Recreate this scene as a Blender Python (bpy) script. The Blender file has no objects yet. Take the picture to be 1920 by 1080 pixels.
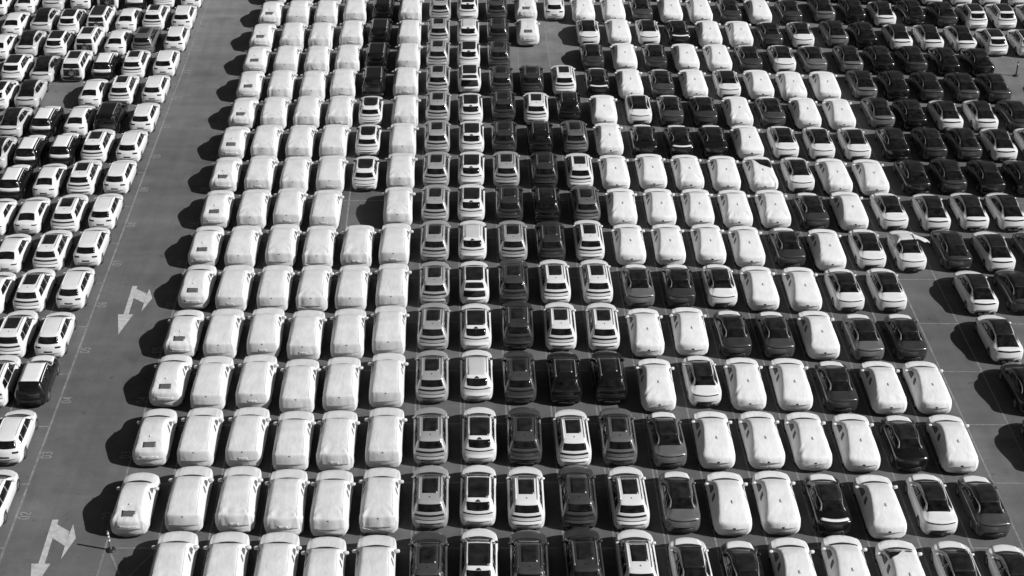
import bpy, bmesh, math, random
import numpy as np
from mathutils import Vector, noise
from mathutils.bvhtree import BVHTree

# ------------------------------------------------------------------ camera, sky, sun, exposure
scene = bpy.context.scene
COL = scene.collection
random.seed(7)
R = math.radians

cam_data = bpy.data.cameras.new("camera")
cam = bpy.data.objects.new("camera", cam_data)
COL.objects.link(cam)
scene.camera = cam
CAM_H = 53.506
cam.location = (0, 0, CAM_H)
cam.rotation_euler = (R(90 - 32.0), 0, 0)
cam_data.sensor_width = 36.0
cam_data.lens = 36.0 * 2933.4 / 1920
cam_data.shift_x = 85 / 1920
cam_data.clip_start = 0.5
cam_data.clip_end = 3000

SUN_DIR = Vector((0.80, -0.22, 0.58)).normalized()      # towards the sun
SUN_EL = math.asin(SUN_DIR.z)
world = bpy.data.worlds.new("World")
scene.world = world
world.use_nodes = True
wn = world.node_tree.nodes
wl = world.node_tree.links
wn.clear()
sky = wn.new("ShaderNodeTexSky")
sky.sky_type = 'NISHITA'
sky.sun_disc = False
sky.sun_elevation = SUN_EL
sky.sun_rotation = math.atan2(SUN_DIR.x, SUN_DIR.y)
grey = wn.new("ShaderNodeSeparateColor")                  # a black and white photograph taken through a red filter: blue sky reads dark
bg = wn.new("ShaderNodeBackground")
bg.inputs["Strength"].default_value = 0.05
wo = wn.new("ShaderNodeOutputWorld")
wl.new(sky.outputs[0], grey.inputs[0])
wl.new(grey.outputs[0], bg.inputs[0])
wl.new(bg.outputs[0], wo.inputs[0])

sun_data = bpy.data.lights.new("sun", 'SUN')
sun_data.energy = 5.0
sun_data.angle = R(0.5)
sun = bpy.data.objects.new("sun", sun_data)
COL.objects.link(sun)
sun.rotation_euler = SUN_DIR.to_track_quat('Z', 'Y').to_euler()
sun.location = (60, 0, 80)

scene.view_settings.view_transform = 'Standard'
scene.view_settings.look = 'None'
scene.view_settings.exposure = -0.02
scene.view_settings.gamma = 1
scene.view_settings.use_curve_mapping = False
scene.render.engine = 'CYCLES'

# ------------------------------------------------------------------ materials (all greys)
def mat(name, v, rough=.5, metal=0., coat=0., spec=.5):
    m = bpy.data.materials.new(name)
    m.use_nodes = True
    b = m.node_tree.nodes["Principled BSDF"]
    b.inputs["Base Color"].default_value = (v, v, v, 1)
    b.inputs["Roughness"].default_value = rough
    b.inputs["Metallic"].default_value = metal
    b.inputs["Coat Weight"].default_value = coat
    b.inputs["Coat Roughness"].default_value = .05
    b.inputs["Specular IOR Level"].default_value = spec
    return m

def dusty(m, v, amount=.12, scale=1.6, bump=0., bscale=30.):
    """slow mottling of the base colour (dust, wear), different on every copy"""
    nt = m.node_tree
    b = nt.nodes["Principled BSDF"]
    tc = nt.nodes.new("ShaderNodeTexCoord")
    oi = nt.nodes.new("ShaderNodeObjectInfo")
    ad = nt.nodes.new("ShaderNodeVectorMath"); ad.operation = 'MULTIPLY_ADD'
    cb = nt.nodes.new("ShaderNodeCombineXYZ")
    for i in range(3):
        nt.links.new(oi.outputs["Random"], cb.inputs[i])
    ad.inputs[1].default_value = (37, 53, 71)
    nt.links.new(cb.outputs[0], ad.inputs[0])
    nt.links.new(tc.outputs["Object"], ad.inputs[2])
    n = nt.nodes.new("ShaderNodeTexNoise")
    n.inputs["Scale"].default_value = scale
    n.inputs["Detail"].default_value = 5
    nt.links.new(ad.outputs[0], n.inputs["Vector"])
    r = nt.nodes.new("ShaderNodeMapRange")
    r.inputs["From Min"].default_value = .3
    r.inputs["From Max"].default_value = .7
    r.inputs["To Min"].default_value = v * (1 - amount)
    r.inputs["To Max"].default_value = v * (1 + amount * .5)
    nt.links.new(n.outputs["Fac"], r.inputs["Value"])
    nt.links.new(r.outputs[0], b.inputs["Base Color"])
    if bump:
        n2 = nt.nodes.new("ShaderNodeTexNoise")
        n2.inputs["Scale"].default_value = bscale
        n2.inputs["Detail"].default_value = 2.5
        n2.inputs["Distortion"].default_value = 1.2
        st = nt.nodes.new("ShaderNodeMapping"); st.inputs["Scale"].default_value = (1.5, .8, 1)   # folds run along the car
        nt.links.new(ad.outputs[0], st.inputs[0])
        nt.links.new(st.outputs[0], n2.inputs["Vector"])
        bp = nt.nodes.new("ShaderNodeBump")
        bp.inputs["Strength"].default_value = bump
        bp.inputs["Distance"].default_value = .05
        nt.links.new(n2.outputs["Fac"], bp.inputs["Height"])
        nt.links.new(bp.outputs[0], b.inputs["Normal"])
    return m

M = {}
M['white'] = dusty(mat('white_paint', .76, .38, 0, .5), .76, .06)
M['silver'] = dusty(mat('silver_paint', .50, .36, .35, .5), .50, .08)
M['mid'] = dusty(mat('grey_paint', .20, .34, .4, .6), .20, .12)
M['dark'] = dusty(mat('dark_grey_paint', .055, .32, .3, .8), .055, .2)
M['graphite'] = dusty(mat('graphite_paint', .095, .32, .4, .8), .095, .2)
M['pearl'] = dusty(mat('pearl_paint', .62, .36, .15, .5), .62, .07)
M['black'] = dusty(mat('black_paint', .006, .26, 0, .8), .006, .3)
M['glass'] = dusty(mat('tinted_glass', .012, .10, 0, 0, .45), .012, .9, 2.6)
M['roofglass'] = dusty(mat('roof_glass', .018, .30, 0, 0, .5), .018, .7, 2.2)
M['lightroof'] = dusty(mat('roof_film', .55, .6), .55, .06)
M['film'] = dusty(mat('protective_film', .80, .45, 0, .2), .80, .05)
M['fabric'] = dusty(mat('cover_fabric', .67, .85, 0, 0, .25), .66, .10, 1.4, .40, 1.7)
M['bright_fabric'] = dusty(mat('bright_cover_fabric', .78, .85, 0, 0, .25), .77, .08, 1.4, .42, 1.7)
M['seam'] = mat('seam_tape', .50, .8)
M['print'] = dusty(mat('printed_fabric', .60, .85, 0, 0, .2), .60, .3, 9.)
M['hole'] = mat('cover_mesh', .10, .7)
M['gap'] = mat('shadow_gap', .012, .8)  # near-black stand-in for shade in cowls, creases and openings
M['fin'] = mat('fin_fabric', .25, .8)
M['trim'] = mat('black_trim', .02, .5)
M['chrome'] = mat('bright_trim', .34, .42, .5)
M['rail'] = mat('rail_metal', .30, .38, .5)
M['lamp'] = mat('tail_lamp', .02, .15, 0, .5)
M['tyre'] = mat('tyre_rubber', .022, .85)
M['rim'] = mat('wheel_rim', .45, .3, .8)
M['plate'] = mat('licence_recess', .05, .6)

# ------------------------------------------------------------------ helpers
def pchip(x, y, q):
    x = np.asarray(x, float); y = np.asarray(y, float); q = np.clip(q, x[0], x[-1])
    h = np.diff(x); d = np.diff(y) / h
    m = np.zeros_like(x)
    for i in range(1, len(x) - 1):
        if d[i - 1] * d[i] > 0:
            w1 = 2 * h[i] + h[i - 1]; w2 = h[i] + 2 * h[i - 1]
            m[i] = (w1 + w2) / (w1 / d[i - 1] + w2 / d[i])
    m[0], m[-1] = d[0], d[-1]
    k = np.clip(np.searchsorted(x, q, side='right') - 1, 0, len(x) - 2)
    t = (q - x[k]) / h[k]
    return ((2*t**3 - 3*t**2 + 1) * y[k] + (t**3 - 2*t**2 + t) * h[k] * m[k]
            + (-2*t**3 + 3*t**2) * y[k + 1] + (t**3 - t**2) * h[k] * m[k + 1])

def mesh_obj(name, me, parent=None):
    o = bpy.data.objects.new(name, me)
    COL.objects.link(o)
    if parent is not None:
        o.parent = parent
    return o

def make_mesh(name, verts, faces, m, smooth=True):
    me = bpy.data.meshes.new(name)
    me.from_pydata([tuple(v) for v in verts], [], faces)
    for x in (m if isinstance(m, (list, tuple)) else [m]):
        me.materials.append(x)
    if smooth:
        me.polygons.foreach_set("use_smooth", [True] * len(me.polygons))
    me.update()
    return me

def box_mesh(name, x0, x1, y0, y1, z0, z1, m):
    v = [(x, y, z) for z in (z0, z1) for y in (y0, y1) for x in (x0, x1)]
    f = [(0, 2, 3, 1), (4, 5, 7, 6), (0, 1, 5, 4), (2, 6, 7, 3), (0, 4, 6, 2), (1, 3, 7, 5)]
    return make_mesh(name, v, f, m, False)

class Body:
    """A car shell lofted from its own side and plan profiles; s runs from the rear bumper (0) to the nose (L)."""
    def __init__(self, L, W, zc, zb, wb, wr, floor=.22, wheels=None, R_arch=.39, bow=.16, bowf=.30, soft=0, wrinkle=None, shoulder=.90, crown=.05, side_bulge=1.0):
        self.L, self.W = L, W
        self.zc, self.zb, self.wb, self.wr = zc, zb, wb, wr
        self.wheels = wheels or (.95, L - .92)
        st = set(np.round(np.linspace(0, L, int(L / .11)), 3))
        for s, _ in zc: st.add(round(s, 3))
        for wc in (self.wheels if not wheels or wheels[0] > 0 else ()):
            for a in np.linspace(-1, 1, 13): st.add(round(wc + a * R_arch, 3))
        st = np.array(sorted(st))
        keep = [st[0]]
        for s in st[1:]:
            if s - keep[-1] > .018: keep.append(s)
        keep[-1] = L
        st = np.array(keep)
        Z = pchip(*zip(*zc), st); B = pchip(*zip(*zb), st)
        Wd = pchip(*zip(*wb), st) * W / 2; Rr = pchip(*zip(*wr), st)
        Z = np.maximum(Z, B + .035)
        verts = []; n = None
        for i, s in enumerate(st):
            w, zbv, zt, rw = Wd[i], B[i], Z[i], Rr[i]
            rw = min(rw, w * .9)
            low = min(.52, zbv - .05)
            sh = (w * shoulder, zbv + .02)
            ez = max(zt - crown, sh[1] + (zt - sh[1]) * .35)
            edge = (rw, ez)
            pts = [(0, floor), (.55 * w, floor - .01), (.90 * w, floor), (.975 * w, floor + .10), (w * side_bulge, low),
                   (w * .997, (low + zbv) / 2), (w * .98, zbv - .07), (w * .945, zbv - .005), sh]
            for t in (.25, .5, .75):
                bulge = .025 * math.sin(math.pi * t)
                pts.append((sh[0] + (edge[0] - sh[0]) * t + bulge, sh[1] + (edge[1] - sh[1]) * t))
            pts += [edge, (rw * .93, ez + (zt - ez) * .5), (rw * .80, ez + (zt - ez) * .78), (rw * .5, ez + (zt - ez) * .93), (0, zt)]
            za = 0
            for wc in self.wheels:
                d = abs(s - wc)
                if d < R_arch:
                    za = max(za, .33 + math.sqrt(max(R_arch**2 - d**2, 0)))
            if za:
                za = min(za, zbv - .10)
                pts = [(x, max(z, za - (.03 if k == 0 else 0))) for k, (x, z) in enumerate(pts)]
            br = bow * max(0, 1 - s / .9) ** 1.3
            bf = bowf * max(0, 1 - (L - s) / 1.1) ** 1.3
            row = []
            full = [(-x, z) for x, z in pts[:0:-1] if x > 0] if False else None
            right = pts
            ring = [(-x, z) for x, z in right[1:-1]][::-1]          # left side, top to bottom
            ring = right + ring                                     # bottom centre -> right -> top -> left
            n = len(ring)
            for x, z in ring:
                q = (x / (w + 1e-6)) ** 2
                verts.append(Vector((x, s + br * q - bf * q, z)))
        ns = len(st)
        faces = []
        for i in range(ns - 1):
            for j in range(n):
                a = i * n + j; b = i * n + (j + 1) % n
                faces.append((a, a + n, b + n, b))
        faces.append(tuple(range(n)))
        faces.append(tuple((ns - 1) * n + j for j in reversed(range(n))))
        if soft or wrinkle is not None:
            nb = [[] for _ in verts]
            for f in faces:
                if len(f) == 4:
                    for a, b in zip(f, f[1:] + f[:1]):
                        nb[a].append(b); nb[b].append(a)
            for _ in range(soft):
                verts = [v.lerp(sum((verts[k] for k in nb[i]), Vector()) / len(nb[i]), .5) if nb[i] else v for i, v in enumerate(verts)]
        bm = bmesh.new()
        bv = [bm.verts.new(v) for v in verts]
        for f in faces:
            try: bm.faces.new([bv[k] for k in f])
            except ValueError: pass
        bmesh.ops.recalc_face_normals(bm, faces=bm.faces)
        if wrinkle is not None:
            bmesh.ops.subdivide_edges(bm, edges=[e for e in bm.edges if e.calc_length() > .09], cuts=1, use_grid_fill=True)
            bm.normal_update()
            wrinkle(bm, L)
            bm.normal_update()
        self.bvh = BVHTree.FromBMesh(bm)
        self.bm = bm

    def mesh(self, name, m):
        me = bpy.data.meshes.new(name)
        b2 = self.bm.copy()
        bmesh.ops.translate(b2, verts=b2.verts, vec=(0, -self.L / 2, 0))
        b2.to_mesh(me); b2.free()
        me.materials.append(m)
        me.polygons.foreach_set("use_smooth", [True] * len(me.polygons))
        me.update()
        return me

    def hit(self, proj, a, b):
        if proj == 'top': o, d = Vector((a, b, 6)), Vector((0, 0, -1))
        elif proj == 'rear': o, d = Vector((a, -4, b)), Vector((0, 1, 0))
        elif proj == 'front': o, d = Vector((a, self.L + 4, b)), Vector((0, -1, 0))
        elif proj == 'right': o, d = Vector((5, a, b)), Vector((-1, 0, 0))
        else: o, d = Vector((-5, a, b)), Vector((1, 0, 0))
        loc, nor, i, dist = self.bvh.ray_cast(o, d)
        if loc is None:
            loc, nor, i, dist = self.bvh.find_nearest(o + d * 4)
        if nor.dot(d) > 0: nor = -nor
        return loc, nor, d

    def patch(self, name, proj, f, m, nu=8, nv=5, off=.007, rim=.03):
        """A thin panel that follows the shell: f(u, v) in [-1, 1]^2 -> position in the projection plane."""
        top, low = [], []
        for j in range(nv + 1):
            for i in range(nu + 1):
                u = -1 + 2 * i / nu; v = -1 + 2 * j / nv
                a, b = f(u, v)
                loc, nor, d = self.hit(proj, a, b)
                top.append(loc + nor * off)
                low.append(loc + nor * (off - rim))
        fs = []
        w = nu + 1
        for j in range(nv):
            for i in range(nu):
                fs.append((j*w+i, j*w+i+1, (j+1)*w+i+1, (j+1)*w+i))
        edge = [(0, i) for i in range(nu)] + [(j, nu) for j in range(nv)] + [(nv, i) for i in range(nu, 0, -1)] + [(j, 0) for j in range(nv, 0, -1)]
        ids = [j * w + i for j, i in edge]
        verts = list(top)
        base = {}
        for k in ids:
            base[k] = len(verts); verts.append(low[k])
        for k, a in enumerate(ids):
            b = ids[(k + 1) % len(ids)]
            fs.append((a, base[a], base[b], b))
        n0 = (top[fs[0][1]] - top[fs[0][0]]).cross(top[fs[0][3]] - top[fs[0][0]])
        if n0.dot(d) > 0:
            fs = [tuple(reversed(q)) for q in fs]
        verts = [v - Vector((0, self.L / 2, 0)) for v in verts]
        me = make_mesh(name, verts, fs, m, True)
        for p in me.polygons[nu * nv:]:
            p.use_smooth = False
        return me

def rnd(u, v, c):
    return u * math.sqrt(1 - c * v * v / 2), v * math.sqrt(1 - c * u * u / 2)

def trap(wb, zb, wt, zt, c=.1, arc=0., shift=0.):
    """trapezoid centred on x: lower edge (half width wb at zb), upper edge (wt at zt); arc lifts the ends"""
    def f(u, v):
        u, v = rnd(u, v, c)
        t = (v + 1) / 2
        x = u * (wb + (wt - wb) * t) + shift
        return x, zb + (zt - zb) * t + arc * u * u
    return f

def quad(p00, p10, p11, p01, c=.12):
    def f(u, v):
        u, v = rnd(u, v, c)
        s, t = (u + 1) / 2, (v + 1) / 2
        a = [p00[i] * (1-s) * (1-t) + p10[i] * s * (1-t) + p11[i] * s * t + p01[i] * (1-s) * t for i in (0, 1)]
        return a[0], a[1]
    return f

def lathe(name, prof, axis, m, n=20):
    v, f = [], []
    for i in range(n):
        a = 2 * math.pi * i / n
        for r, h in prof:
            if axis == 'x': v.append((h, r * math.cos(a), r * math.sin(a)))
            else: v.append((r * math.cos(a), r * math.sin(a), h))
    k = len(prof)
    for i in range(n):
        for j in range(k - 1):
            a = i * k + j; b = ((i + 1) % n) * k + j
            f.append((a, b, b + 1, a + 1))
    return make_mesh(name, v, f, m, True)

WHEEL = lathe('wheel', [(.0, -.08), (.20, -.085), (.31, -.11), (.335, -.09), (.34, 0), (.335, .09), (.31, .11), (.20, .085), (0, .08)], 'x', M['tyre'])
def rim_mesh():
    v, f = [], []
    n = 10
    for sgn in (-1, 1):
        b = len(v)
        v.append((sgn * .095, 0, 0))
        for i in range(n):
            a = 2 * math.pi * i / n
            r = .215 if i % 2 == 0 else .12
            v.append((sgn * .10, r * math.cos(a), r * math.sin(a)))
            v.append((sgn * .10, .225 * math.cos(a + .25), .225 * math.sin(a + .25)))
        for i in range(2 * n):
            f.append((b, b + 1 + i, b + 1 + (i + 1) % (2 * n)))
    return make_mesh('rim', v, f, M['rim'], False)
RIM = rim_mesh()

def blob(name, c, r, m, L, seg=10, ring=6):
    """a rounded pod (mirror housing)"""
    v, f = [], []
    for j in range(ring + 1):
        ph = math.pi * j / ring
        for i in range(seg):
            a = 2 * math.pi * i / seg
            q = [math.sin(ph) * math.cos(a), math.sin(ph) * math.sin(a), math.cos(ph)]
            q = [math.copysign(abs(t) ** .7, t) for t in q]
            v.append((c[0] + r[0] * q[0], c[1] - L / 2 + r[1] * q[1], c[2] + r[2] * q[2]))
    for j in range(ring):
        for i in range(seg):
            a = j * seg + i; b = j * seg + (i + 1) % seg
            f.append((a, b, b + seg, a + seg))
    return make_mesh(name, v, f, m, True)

def fin_mesh(B, s, m, h=.07, l=.16):
    loc, nor, d = B.hit('top', 0, s)
    y = s - B.L / 2; z = loc.z - .01
    v = [(-.03, y - l/2, z), (.03, y - l/2, z), (.025, y + l/2, z), (-.025, y + l/2, z), (-.01, y - l*.45, z + h), (.01, y - l*.45, z + h), (.008, y - l*.1, z + h*.8), (-.008, y - l*.1, z + h*.8)]
    f = [(0, 1, 5, 4), (1, 2, 6, 5), (2, 3, 7, 6), (3, 0, 4, 7), (4, 5, 6, 7)]
    return make_mesh('antenna_fin', v, f, m, False)
# ------------------------------------------------------------------ car shells
def wplan(L, nose=.80, tail=.86):
    return [(0, tail - .06), (.06, tail), (.25, .955), (.8, 1.0), (L - 1.1, 1.0), (L - .55, .955), (L - .18, nose + .06), (L, nose - .04)]

def suv_shell(L=4.66, W=1.93, H=1.65, roof=.60, rake=.50, belt=1.0, hood=1.0):
    c = L - 1.13
    zc = [(0, .60), (.04, .67), (.10, .71), (.13, .82), (.16, .98), (.22, belt + .12), (rake, H - .11), (rake + .10, H - .035), (1.15, H), (1.9, H + .01), (2.5, H - .03), (c - .78, H - .15), (c - .02, hood + .07), (c + .05, hood + .03), (L - .45, hood - .06), (L - .16, hood - .15), (L - .04, .74), (L, .62)]
    zb = [(0, .52), (.10, .62), (.16, .88), (.30, belt - .02), (1.5, belt - .02), (2.8, belt - .04), (c, hood - .05), (L - .4, hood - .14), (L - .1, .68), (L, .52)]
    wr = [(0, .74), (.2, .76), (rake, roof + .02), (1.2, roof), (c - .75, roof + .01), (c, .76), (L - .3, .72), (L, .6)]
    return Body(L, W, zc, zb, wplan(L), wr)

def coupe_shell(L=4.58, W=1.90, H=1.45, roof=.56, glass_rear=.80, deck=1.03):
    c = L - 1.05
    zc = [(0, .58), (.05, .70), (.10, .93), (.15, deck - .02), (.30, deck + .01), (glass_rear, deck + .10), (1.35, H - .15), (1.85, H - .03), (2.25, H), (2.6, H - .03), (c - .62, H - .13), (c, .98), (c + .06, .945), (L - .5, .86), (L - .15, .74), (L - .03, .62), (L, .52)]
    zb = [(0, .50), (.10, .80), (.16, .93), (.5, .98), (1.4, .97), (2.8, .90), (c, .89), (L - .4, .77), (L - .1, .58), (L, .46)]
    wr = [(0, .74), (.2, .74), (glass_rear, .60), (1.4, roof), (2.3, roof), (c - .6, roof + .03), (c, .74), (L - .3, .70), (L, .58)]
    return Body(L, W, zc, zb, wplan(L, .78, .84), wr, R_arch=.38)

def sedan_shell(L=4.62, W=1.80, H=1.46):
    c = L - 1.10
    zc = [(0, .58), (.05, .74), (.10, .98), (.16, 1.05), (.42, 1.09), (1.05, 1.38), (1.35, 1.44), (1.9, H), (2.4, H - .02), (c - .72, H - .12), (c, 1.0), (c + .06, .965), (L - .5, .87), (L - .15, .75), (L, .55)]
    zb = [(0, .50), (.10, .82), (.16, .95), (.6, .97), (2.8, .93), (c, .91), (L - .4, .79), (L - .1, .60), (L, .46)]
    wr = [(0, .70), (.4, .68), (1.1, .57), (2.0, .56), (c - .7, .57), (c, .70), (L, .56)]
    return Body(L, W, zc, zb, wplan(L, .78, .84), wr, R_arch=.37)

def hatch_shell(L=4.50, W=1.82, H=1.56):
    c = L - 1.05
    zc = [(0, .58), (.05, .70), (.10, .88), (.15, 1.0), (.24, 1.10), (.62, 1.43), (.74, 1.49), (1.3, H - .01), (1.9, H), (2.4, H - .03), (c - .72, H - .13), (c, 1.02), (c + .06, .985), (L - .45, .90), (L - .13, .76), (L, .56)]
    zb = [(0, .52), (.10, .76), (.16, .90), (.5, .98), (1.5, .98), (2.8, .94), (c, .93), (L - .4, .82), (L - .1, .62), (L, .48)]
    wr = [(0, .70), (.25, .70), (.65, .58), (1.4, .575), (c - .7, .58), (c, .71), (L, .57)]
    return Body(L, W, zc, zb, wplan(L, .80, .86), wr)

def boxy_shell(L=4.68, W=1.92, H=1.74, rake=.30):
    c = L - 1.16
    zc = [(0, .60), (.05, .70), (.09, .92), (.13, 1.10), (.16, 1.20), (rake, H - .08), (rake + .10, H - .02), (1.0, H), (2.2, H), (2.7, H - .05), (c - .55, H - .16), (c, 1.14), (c + .06, 1.10), (L - .4, 1.05), (L - .12, .94), (L - .03, .78), (L, .66)]
    zb = [(0, .56), (.09, .84), (.14, 1.02), (.4, 1.06), (2.8, 1.04), (c, 1.04), (L - .35, .98), (L - .1, .80), (L, .56)]
    wr = [(0, .78), (.16, .78), (rake, .66), (2.6, .65), (c - .5, .66), (c, .80), (L, .66)]
    return Body(L, W, zc, zb, [(0, .86), (.06, .92), (.2, .98), (.7, 1), (L - .9, 1), (L - .4, .97), (L - .1, .90), (L, .82)], wr, bow=.09, bowf=.16, R_arch=.41)

def side_windows(B, panes):
    """panes: (lower rear, lower front, upper front, upper rear) in (s, z), one mesh for each pane and side"""
    out = []
    for side in ('right', 'left'):
        for q in panes:
            out.append(('side_window', B.patch('side_window', side, quad(*q), M['glass'], 5, 4, .006), None))
    return out

def trims(B, pts, m, w=.022, off=.012):
    """a bright strip along the top of the side glass"""
    out = []
    S, Zs = [p[0] for p in pts], [p[1] for p in pts]
    for side in ('right', 'left'):
        def f(u, v):
            s = S[0] + (S[-1] - S[0]) * (u + 1) / 2
            return s, float(pchip(S, Zs, s)) + v * w
        out.append(('window_trim', B.patch('window_trim', side, f, m, 12, 1, off), None))
    return out

def rails(B, x, s0, s1, m, z=.03):
    out = []
    for sx in (-1, 1):
        f = lambda u, v, sx=sx: (sx * x + v * .026, s0 + (s1 - s0) * (u + 1) / 2)
        out.append(('roof_rail', B.patch('roof_rail', 'top', lambda u, v, f=f: f(u, v), m, 10, 1, z, z + .01), None))
    return out

def mirrors(B, s, z, m, r=(.115, .07, .075)):
    out = []
    for sx in (-1, 1):
        loc, nor, d = B.hit('right' if sx > 0 else 'left', s, z)
        out.append(('mirror', blob('mirror', (loc.x + sx * (r[0] - .03), s, z), r, m, B.L), None))
    return out

def wheels(B):
    out = []
    for s in B.wheels:
        for sx in (-1, 1):
            out.append(('wheel', WHEEL, (sx * (B.W / 2 - .135), s - B.L / 2, .34)))
    return out

def tail_bar(B, w, z0, z1, arc, name='tail_lamp', m=None, off=.008):
    return [(name, B.patch(name, 'rear', trap(w, z0, w, z1, 0, arc), m or M['lamp'], 16, 1, off), None)]

def hood_panel(B, m, wf=.62, wb=.70, s0=None, s1=None, arc=-.16):
    L = B.L
    s0 = s0 or L - 1.02; s1 = s1 or L - .14
    return [('hood', B.patch('hood', 'top', trap(wb, s0, wf, s1, .08, arc * .7), m, 10, 8, .008), None)]

def wiper_gap(B, s, w=.66, arc=-.18):
    return [('shaded_cowl', B.patch('shaded_cowl', 'top', trap(w, s + .0, w * .98, s + .27, 0, arc), M['gap'], 12, 1, .006), None)]  # cowl strip, the shade behind the hood edge painted into it

PAINT = None          # a part painted in the car's own colour
KITS = {}

def kit_suv():
    B = suv_shell()
    k = [('body', B.mesh('body', M['white']), 'paint')]
    c = B.L - 1.13
    k += wiper_gap(B, c - .06, .69)
    k += [('windshield', B.patch('windshield', 'top', trap(.56, c - .72, .66, c - .10, .1, -.05), M['glass'], 8, 4), None)]
    k += [('sunroof', B.patch('sunroof', 'top', trap(.41, 1.20, .42, 2.80, .03), M['roofglass'], 6, 6), None)]
    k += [('rear_window', B.patch('rear_window', 'rear', trap(.655, 1.17, .585, 1.505, .12, .015), M['glass'], 10, 4), None)]
    k += tail_bar(B, .82, .925, 1.03, .05)
    k += tail_bar(B, .74, .715, .755, .03, 'bumper_groove', M['gap'], .005)
    k += [('rear_bumper_trim', B.patch('rear_bumper_trim', 'rear', trap(.74, .455, .76, .505, 0, .03), M['gap'], 12, 1, .004), None)]  # bumper crease: its shade drawn as a thin dark strip
    k += [('diffuser', B.patch('diffuser', 'rear', trap(.48, .235, .52, .33, .05, 0), M['trim'], 8, 1, .006), None)]
    k += side_windows(B, [((.62, 1.09), (1.265, 1.06), (1.265, 1.46), (.80, 1.44)), ((1.29, 1.05), (2.245, 1.04), (2.245, 1.49), (1.29, 1.485)), ((2.27, 1.04), (3.22, 1.05), (2.80, 1.44), (2.27, 1.49))])
    k += trims(B, [(.62, 1.47), (1.4, 1.53), (2.3, 1.53), (2.85, 1.46), (3.35, 1.10)], PAINT, .03, .02)
    k += rails(B, .565, .82, 2.75, PAINT, .035)
    k += mirrors(B, 3.22, 1.06, PAINT)
    k += [('antenna_fin', fin_mesh(B, .92, M['trim'], .05, .12), None)]
    k += [('door_handle', None, None)][:0]
    return B, k + wheels(B)

def kit_roofed(notch=True, roof='roofglass', tailgate_open=False, L=4.56, two_pane=False):
    B = suv_shell(L, 1.91, 1.61, .61, .60, .99, .97)
    k = [('body', B.mesh('body', M['white']), 'paint')]
    c = B.L - 1.13
    k += wiper_gap(B, c - .06, .69)
    s_back = .76
    k += [('roof_panel', B.patch('roof_panel', 'top', trap(.525, s_back, .60, c - .62, .03), M[roof], 8, 10, .008), None)]
    k += [('windshield', B.patch('windshield', 'top', trap(.57, c - .58, .66, c - .10, .05, -.05), M['glass'], 8, 4), None)]
    if not tailgate_open:
        k += [('rear_window', B.patch('rear_window', 'rear', trap(.58, 1.12, .615, 1.455, .22, .02), M['glass'], 10, 4), None)]
        if notch:
            k += [('spoiler_notch', B.patch('spoiler_notch', 'top', trap(.15, .56, .05, .65, .1), M['trim'], 4, 3, .014), None)]
        k += tail_bar(B, .80, .93, .99, .06)
    else:
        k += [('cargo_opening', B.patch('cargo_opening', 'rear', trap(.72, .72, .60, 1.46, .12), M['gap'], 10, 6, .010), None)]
        v, f = [], []
        n = 10
        for t in range(9):
            tt = t / 8
            y = .55 - 1.02 * tt - B.L / 2
            z = 1.56 + .10 * math.sin(tt * 2.4) - .02 * tt
            for j in range(n + 1):
                x = (-1 + 2 * j / n) * (.60 + .14 * math.sin(tt * 1.5))
                q = (x / .72) ** 2
                v.append((x, y + .05 * q * (1 - tt) + .14 * q * tt, z - .05 * q))
        top = len(v)
        v += [(x, y, z - .06) for x, y, z in v]
        for t in range(8):
            for j in range(n):
                a = t * (n + 1) + j
                f.append((a, a + 1, a + n + 2, a + n + 1)); f.append((top + a, top + a + n + 1, top + a + n + 2, top + a + 1))
        ring = [j for j in range(n + 1)] + [t * (n + 1) + n for t in range(1, 9)] + [8 * (n + 1) + j for j in range(n - 1, -1, -1)] + [t * (n + 1) for t in range(7, 0, -1)]
        for a, b in zip(ring, ring[1:] + ring[:1]):
            f.append((a, top + a, top + b, b))
        gate = make_mesh('tailgate', v, f, M['white'])
        k += [('tailgate', gate, 'paint')]
        g = []
        gf = []
        for t in range(7):
            tt = .02 + .80 * t / 6
            for j in range(n + 1):
                x = (-1 + 2 * j / n) * (.50 + .10 * math.sin(tt * 1.5))
                q = (x / .72) ** 2
                g.append((x, .55 - 1.02 * tt - B.L / 2 + .05 * q * (1 - tt) + .14 * q * tt, 1.56 + .10 * math.sin(tt * 2.4) - .02 * tt - .05 * q + .012))
        for t in range(6):
            for j in range(n):
                a = t * (n + 1) + j
                gf.append((a, a + 1, a + n + 2, a + n + 1))
        k += [('rear_window', make_mesh('rear_window', g, gf, M['glass']), None)]
    k += [('diffuser', B.patch('diffuser', 'rear', trap(.78, .215, .50, .31, 0, 0), M['trim'], 8, 1, .006), None)]
    k += [('licence_recess', B.patch('licence_recess', 'rear', trap(.26, .52, .26, .56, .05), M['gap'], 4, 1, .004), None)]
    k += side_windows(B, [((.72, 1.08), (1.265, 1.05), (1.265, 1.43), (.95, 1.42)), ((1.29, 1.04), (2.195, 1.03), (2.195, 1.46), (1.29, 1.455)), ((2.22, 1.03), (3.12, 1.04), (2.74, 1.40), (2.22, 1.46))])
    k += trims(B, [(.70, 1.45), (1.4, 1.50), (2.2, 1.50), (2.78, 1.43), (3.25, 1.09)], PAINT, .028, .02)
    k += rails(B, .585, .95, 2.75, PAINT, .03)
    k += mirrors(B, 3.12, 1.05, M['trim'], (.10, .065, .07))
    return B, k + wheels(B)

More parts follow.
